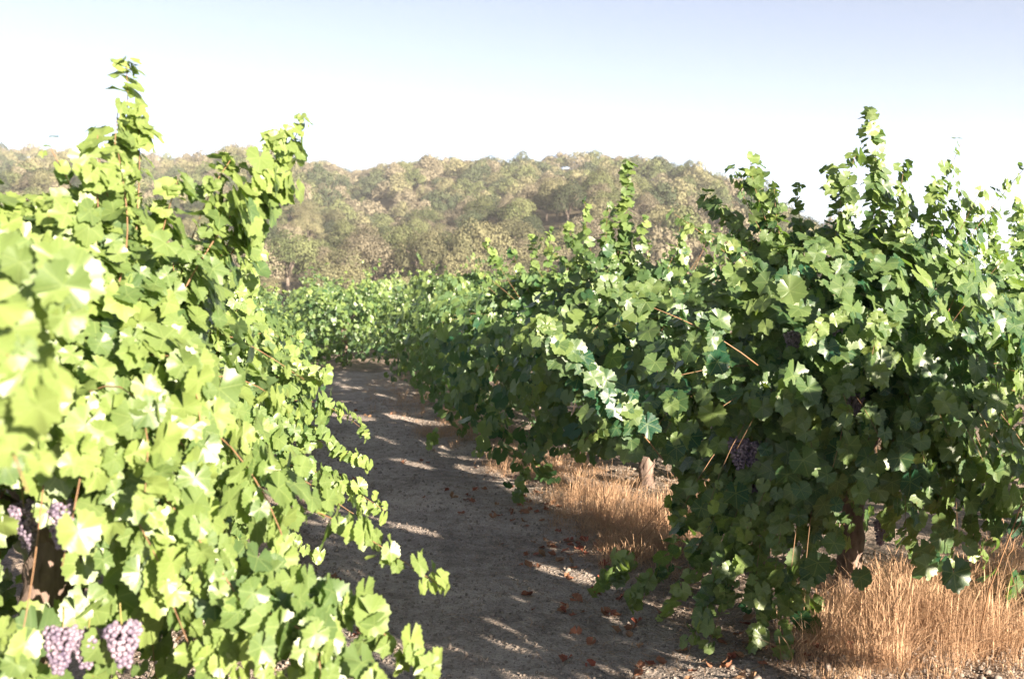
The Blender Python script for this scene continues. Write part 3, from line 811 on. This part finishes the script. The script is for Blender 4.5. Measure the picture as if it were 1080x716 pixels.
right2 = vine('grapevine', rowpt(UR - 0.05, 8.0), 202, 1, gaps=True, tadd=-0.06, shoots=60, top=1.88, fill=2200, radius=1.25, size=0.07, spacing=0.055,
    heroes=[(at(662, 172, 7.9), 0.0, dict(dens=1.5, sf=1.2)), (at(650, 215, 7.9), 0.0, {}), (at(680, 230, 7.8), 0.0, {}), (at(640, 235, 7.9), 0.0, {}), (at(598, 238, 7.7), 0.0, dict(dens=1.2)), (at(610, 270, 7.6), 0.0, {}),
            (at(720, 260, 7.5), 0.0, {}), (at(545, 525, 6.9), 0.3, dict(dens=1.2)), (at(575, 470, 7.2), 0.3, {}), (at(560, 420, 7.2), 0.3, {})],
    clears=[(at(676, 485, 7.9), 0.13)], drop_zone=lambda P: bx_(P, 585, 715, 486, 600), grapes=3, head=0.75)
tag(right2, 'second vine of the right row, slim spire before the hill, dark stump below', 'grapevine', 'vines of the right row')
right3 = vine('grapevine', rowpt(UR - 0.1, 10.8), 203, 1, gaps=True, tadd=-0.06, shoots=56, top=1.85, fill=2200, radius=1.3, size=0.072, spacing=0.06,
    heroes=[(at(512, 255, 10.3), 0.0, dict(dens=1.3)), (at(540, 262, 10.5), 0.0, {}), (at(560, 250, 10.8), 0.0, {}), (at(450, 475, 9.8), 0.35, {}), (at(500, 490, 9.2), 0.3, {})], grapes=2)
tag(right3, 'third vine of the right row, half in shade with a lit crest before the hill', 'grapevine', 'vines of the right row')
# vines just outside the picture that throw the shade
sh1 = vine('grapevine', rowpt(UR + 0.05, 2.25), 204, 1, gaps=True, shoots=56, top=1.92, spires=0.0, radius=1.2, fill=1500, zlow=0.95, low=0.95, upfrac=0.5, drop_zone=lambda P: (P[:, 0] / P[:, 1] * F_PX + 540 < 1130) & (P[:, 1] > 0.2), canes=False, grapes=0, size=0.072)
tag(sh1, 'vine beside the camera at the near end of the right row', 'grapevine', 'vines of the right row')

right_b = vine('grapevine', rowpt(6.2, 8.2), 205, 1, shoots=56, top=1.95, radius=1.25, size=0.07, spacing=0.058, canes=False, grapes=0, tadd=0.05,
    heroes=[(at(1068, 212, 7.8), 0.0, dict(dens=1.3)), (at(1045, 238, 7.7), 0.0, {}), (at(1030, 260, 7.7), 0.0, {}), (at(1100, 220, 7.8), 0.0, {})])
tag(right_b, 'vine of the next row whose tops show at the right edge of the picture', 'grapevine', 'vines of the farther rows at the right')
# mid distance prototypes, repeated along the rows
mids = [vine('grapevine', (0, 0), 300 + i, 1, shoots=40, top=1.72, radius=1.25, size=0.074, spacing=0.07, canes=False, grapes=0, tadd=0.1) for i in range(3)]
fars = [vine('grapevine', (0, 0), 320 + i, 2, shoots=36, top=1.7, radius=1.3, size=0.085, spacing=0.085, canes=False, grapes=0, tadd=0.24) for i in range(3)]
used = set()
def put(kind, i, x, y, label, group, s=1.0):
    src = (mids if kind == 'm' else fars)[i]
    if (kind, i) not in used: used.add((kind, i)); o = src
    else: o = copy_tree(src)
    o.location = (x, y, float(gz(x, y))); o.rotation_euler = (0, 0, vr.uniform(0, 6.28)); o.scale = (s, s, s * (vr.uniform(0.94, 1.06) if kind == 'm' else vr.uniform(0.82, 1.3)))
    return tag(o, label, 'grapevine', group)
vr = np.random.default_rng(77)
ordn = {0: 'fourth', 1: 'fifth', 2: 'sixth', 3: 'seventh'}
for k, y in enumerate((10.8, 13.7, 16.6, 19.2)):
    x, y = rowpt(-0.95, y); put('m', k % 3, x, y, f'{ordn[k]} vine along the left row, sunlit beside the path', 'vines of the left row', 0.86)
for k, y in enumerate((13.7, 16.5, 19.3)):
    x, y = rowpt(UR - 0.1, y); put('m', (k + 1) % 3, x, y, f'{ordn[k]} vine of the right row, shaded towards the path', 'vines of the right row')
for y in (-0.65, -3.5):
    x, y = rowpt(UR, y); put('m', 2, x, y, 'vine of the right row standing behind the camera', 'vines behind the camera')
# farther rows right and left
def pxof(x, y): return 540 + x / y * F_PX
for r_i, u in enumerate((6.2, 9.6, 13.0, 16.4)):
    for y in np.arange(-3.4 if r_i == 0 else 5.3 + 0.7 * r_i, 20.5, 2.9):
        x, yy_ = rowpt(u + vr.uniform(-.1, .1), y + vr.uniform(-.2, .2)); p = pxof(x, max(yy_, .1))
        if r_i == 0 and y < 6.5:
            put('m', int(vr.integers(3)), x, yy_, 'vine of the second right row beside the camera', 'vines beside the camera'); continue
        if 880 < p < 1220 and not (r_i == 0 and abs(yy_ - 8.2) < 2.0):
            put('m', int(vr.integers(3)), x, yy_, f'vine in the {["second", "third", "fourth", "fifth"][r_i]} row at the right, past the tall right vine', 'vines of the farther rows at the right', vr.uniform(0.95, 1.12))
for r_i, u in enumerate((-3.9, -7.3)):
    for y in np.arange(6.0, 20.5, 2.9):
        x, yy_ = rowpt(u + vr.uniform(-.1, .1), y + vr.uniform(-.2, .2)); p = pxof(x, yy_)
        if 60 < p < 330:
            put('m', int(vr.integers(3)), x, yy_, 'sunlit vine in the rows behind the left row', 'vines of the farther rows at the left', vr.uniform(0.95, 1.05))
# the block beyond the cross track
cnt = 0
for u in np.arange(-40, 50, 3.4):
    for y in np.arange(22.6, 66, 2.9):
        x, yy_ = rowpt(u + 0.2 + vr.uniform(-.15, .15), y + vr.uniform(-.25, .25)); p = pxof(x, yy_)
        if 255 < p < 660 and cnt < 190:
            cnt += 1
            sec = 'straight beyond the end of the path' if 300 < p < 400 else 'left of the path end' if p <= 300 else 'seen over the right row'
            where = 'just beyond the cross track' if yy_ < 28 else 'in the middle of the far block' if yy_ < 45 else 'at the back of the far block below the hill'
            put('m' if yy_ < 26 else 'f', int(vr.integers(3)), x, yy_, f'sunlit vine {where}, {sec}'.replace(' in the middle of', ' amid').replace(' at the back of the far block below the hill', ' at the far block rear'), f'vines {where}, {sec}', vr.uniform(0.85, 1.22))
print('far vines', cnt, 'trees', len(front), len(back))

# ------------------------------------------------------------------ dry grass under the right row
gr = np.random.default_rng(12)
def px_near(cx, cy): return cy < 5.2
def grass(clumps):
    Vs, Fs = [], []; n = 0
    for (cx, cy, rx, ry, num, h) in clumps:
        num = int(num * (0.8 if px_near(cx, cy) else 1.0)); h = h * (0.88 if px_near(cx, cy) else 0.95)
        nt_ = max(6, num // 45); tx = cx + gr.normal(0, rx, nt_); ty = cy + gr.normal(0, ry, nt_); th_ = gr.uniform(0.5, 1.25, nt_); ti = gr.integers(0, nt_, num)
        ox = gr.normal(0, 0.034, num); oy = gr.normal(0, 0.034, num); x = tx[ti] + ox; y = ty[ti] + oy
        hh = h * (0.25 + 1.1 * gr.uniform(0, 1, num) ** 1.6) * np.exp(-0.35 * (((x - cx) / rx) ** 2 + ((y - cy) / ry) ** 2) / 2)
        z = gz(x, y) - 0.01
        hh = hh * 0.68 * th_[ti]; a = np.arctan2(oy, ox) + gr.normal(0, 0.7, num); lean = gr.uniform(0.05, 1.0, num) * np.where(gr.uniform(size=num) < 0.3, 2.0, 1.1)
        d = np.stack([np.cos(a), np.sin(a), np.zeros(num)], -1)
        w = gr.uniform(0.0006, 0.0016, num)[:, None] * np.stack([-np.sin(a + 0.6), np.cos(a + 0.6), np.zeros(num)], -1)
        b = np.stack([x, y, z], -1); hz = np.array([0, 0, 1.0])
        ring = []
        for t, ww in ((0, 1), (0.35, 0.9), (0.7, 0.7), (0.88, 1.9), (1.0, 0.3)):
            c = b + hz * (hh * (t - 0.25 * lean * t * t))[:, None] + d * (hh * lean * t ** 1.8)[:, None]
            seed_w = np.where(gr.uniform(size=num) < 0.45, ww, min(ww, 0.6))[:, None]
            ring += [c - w * seed_w, c + w * seed_w]
        V = np.stack(ring, 1)
        i0 = n + np.arange(num)[:, None] * 10
        F = np.stack([np.stack([i0[:, 0] + 2 * k, i0[:, 0] + 2 * k + 1, i0[:, 0] + 2 * k + 3, i0[:, 0] + 2 * k + 2], -1) for k in range(4)], 1).reshape(-1, 4)
        Vs.append(V.reshape(-1, 3)); Fs.append(F); n += num * 10
    return mesh_np('dry_grass', np.vstack(Vs), [np.vstack(Fs)], M['straw'])
def gp(px, py):  # ground point under a pixel
    d = CAM_H * F_PX / (py - 310); return ((px - 540) / F_PX * d, d)
cl = []
for (px, py, rx, ry, num, h) in ((960, 690, .28, .22, 5200, .50), (1045, 680, .25, .22, 3800, .42), (905, 715, .2, .2, 1800, .3), (1060, 620, .3, .25, 2600, .42), (985, 640, .25, .22, 3200, .45), (940, 650, .2, .2, 2000, .4),
        (668, 590, .16, .22, 2600, .44), (640, 560, .2, .25, 2200, .40), (700, 560, .3, .25, 2400, .42), (612, 535, .22, .3, 2200, .38), (570, 508, .3, .35, 2000, .36), (735, 540, .35, .3, 1800, .42),
        (530, 490, .3, .35, 1400, .34), (458, 456, .22, .4, 2200, .36), (500, 465, .3, .4, 1300, .34), (430, 432, .3, .6, 1000, .3), (410, 420, .3, .6, 800, .3), (400, 408, .3, .8, 800, .3), (270, 640, .2, .3, 300, .2), (1050, 480, .8, .8, 1500, .4)):
    x, y = gp(px, py); x += 0.12 * (px < 900); cl.append((x, y, rx, ry, num, h))
tag(obj('dry_grass', grass(cl)), 'straw coloured dry grass standing under the right row of vines', 'dry grass', kind='stuff')

# single tall dry stalk at the right edge
A = Acc()
p0 = np.array([*gp(1035, 700), 0]); p1 = at(1085, 520, 4.2)
A.add(*tube([p0, p0 * .6 + p1 * .4 + [-.02, 0, .02], p1 * .85 + p0 * .15, p1], [.004, .0035, .003, .0015], 6))
for t in (0.6, 0.75, 0.9):
    q = p0 * (1 - t) + p1 * t; A.add(*tube([q, q + [0.03, -.01, .05], q + [0.035, -.02, .10]], [.002, .004, .001], 5))
tag(obj('weed_stalk', A.mesh('weed_stalk', M['cane'])), 'single tall tan weed stalk leaning at the right edge over the dry grass', 'weed')

# ------------------------------------------------------------------ fallen leaves, litter, straw and gravel
fl = np.random.default_rng(31)
def dead_mesh(i):
    V, F3, Fq = TPL[0][i]; V = V.copy() * 0.05
    V[:, 2] = V[:, 2] * 1.6 + 7.0 * V[:, 0] ** 2 * (1 if i % 2 else 0.4) + 6 * V[:, 1] ** 2
    return mesh_np('fallen_leaf', V, [F3, Fq], M['dead'], smooth=True)
DEAD = [dead_mesh(i) for i in range(8)]
cnt = 0
spots = [((343, 622), 9, .07, 'in a small heap on the left of the path'), ((383, 676), 4, .03, 'lying alone near the bottom of the path'), ((285, 515), 7, .1, 'on the dirt under the left vines'),
         ((390, 575), 5, .12, 'on the dirt under the left vines'), ((372, 500), 5, .15, 'on the dirt under the left vines'), ((560, 640), 3, .09, 'in the middle of the lower path'), ((595, 650), 3, .04, 'in the middle of the lower path'), ((603, 702), 1, .01, 'by itself on the lowest bit of path'),
         ((585, 580), 22, .12, 'along the right edge of the path'), ((560, 545), 20, .14, 'along the right edge of the path'), ((620, 605), 24, .16, 'along the right edge of the path'), ((520, 525), 16, .2, 'along the right edge of the path'),
         ((650, 650), 14, .16, 'under the low shoots of the tall right vine'), ((720, 700), 22, .2, 'under the low shoots of the tall right vine'), ((790, 700), 20, .2, 'under the low shoots of the tall right vine'), ((850, 690), 16, .2, 'under the low shoots of the tall right vine'),
         ((660, 560), 10, .2, 'along the right edge of the path'), ((430, 490), 6, .3, 'far up the path'), ((400, 440), 8, .4, 'far up the path'), ((460, 520), 4, .3, 'far up the path')]
for (p, num, sp, where) in spots:
    x0, y0 = gp(*p)
    for k in range(num):
        x = x0 + fl.normal(0, sp); y = y0 + fl.normal(0, sp * 1.3)
        o = obj('fallen_leaf', DEAD[int(fl.integers(8))])
        s = fl.uniform(0.6, 1.2) * 0.72
        o.location = (x, y, float(gz(x, y)) + 0.016); o.scale = (s, s, s); o.rotation_euler = (fl.normal(0, 0.35), fl.normal(0, 0.35), fl.uniform(0, 6.28))
        tag(o, f'curled red brown dead leaf {where}', 'dead leaf', f'dead leaves {where}'); cnt += 1
print('dead leaves', cnt)

def scatter_stones(num):
    import bmesh
    bm = bmesh.new(); bmesh.ops.create_icosphere(bm, subdivisions=1, radius=1.0)
    SV = np.array([v.co[:] for v in bm.verts]); SF = np.array([[v.index for v in f.verts] for f in bm.faces]); bm.free()
    y = 3.2 + 12 * fl.uniform(size=num) ** 2.1; u = fl.uniform(-0.9, 3.6, num); x = u - 0.214 * y
    s = np.exp(fl.normal(math.log(0.0052), 0.55, num)); s = np.clip(s, 0.002, 0.024)
    rot = fl.normal(size=(num, 3, 3)); q, _ = np.linalg.qr(rot)
    shp = SV[None] * fl.uniform(0.75, 1.2, (num, len(SV), 1)) * np.stack([np.ones(num), fl.uniform(.6, 1, num), fl.uniform(.4, .7, num)], -1)[:, None]
    W = np.einsum('nvi,nij->nvj', shp, q * s[:, None, None])
    W += np.stack([x, y, gz(x, y) + 0.010 + s * 0.15], -1)[:, None]
    F = SF[None] + (np.arange(num) * len(SV))[:, None, None]
    return mesh_np('gravel', W.reshape(-1, 3), [F.reshape(-1, 3)], M['stone'])
tag(obj('gravel', scatter_stones(45000)), 'fine gravel and clods strewn over the dirt path', 'gravel', kind='stuff')

def scatter_straw(num):
    y = 3.3 + 13 * fl.uniform(size=num) ** 1.6
    u = np.where(fl.uniform(size=num) < 0.75, 1.9 + fl.normal(0, 0.45, num), fl.uniform(-0.8, 3.4, num)); x = u - 0.214 * y
    a = fl.uniform(0, 6.28, num); l = fl.uniform(0.02, 0.11, num); w = fl.uniform(0.0008, 0.0016, num)
    d = np.stack([np.cos(a), np.sin(a)], -1); nrm_ = np.stack([-np.sin(a), np.cos(a)], -1)
    c = np.stack([x, y], -1); pts = []
    for t, off in ((-1, 0), (0, 1), (1, 0)):
        q = c + d * (l * t / 2)[:, None] + nrm_ * (l * 0.12 * off)[:, None]
        z = gz(q[:, 0], q[:, 1]) + 0.0145 + fl.uniform(0, 0.006, num)
        for s in (-1, 1):
            e = q + nrm_ * (w * s)[:, None]; pts.append(np.stack([e[:, 0], e[:, 1], z], -1))
    V = np.stack(pts, 1).reshape(-1, 3); i0 = np.arange(num) * 6
    F = np.vstack([np.stack([i0, i0 + 1, i0 + 3, i0 + 2], -1), np.stack([i0 + 2, i0 + 3, i0 + 5, i0 + 4], -1)])
    return mesh_np('straw_litter', V, [F], M['straw'])
tag(obj('straw_litter', scatter_straw(4200)), 'loose bits of straw lying over the dirt at the path edges', 'straw', kind='stuff')

# ------------------------------------------------------------------ thin evening haze
import bmesh
bm = bmesh.new(); bmesh.ops.create_cube(bm, size=1.0)
for v in bm.verts: v.co = Vector((v.co.x * 2600, v.co.y * 2600, -1.4 if v.co.z < 0 else 92))
hm = bpy.data.meshes.new('haze'); bm.to_mesh(hm); bm.free()
m, nt, out = newmat('haze')
pv = N(nt, 'ShaderNodeVolumePrincipled'); pv.inputs['Color'].default_value = (0.93, 0.95, 1.0, 1); pv.inputs['Density'].default_value = 0.0003
nt.links.new(pv.outputs[0], out.inputs['Volume']); hm.materials.append(m)
tag(obj('haze', hm), kind='stuff')
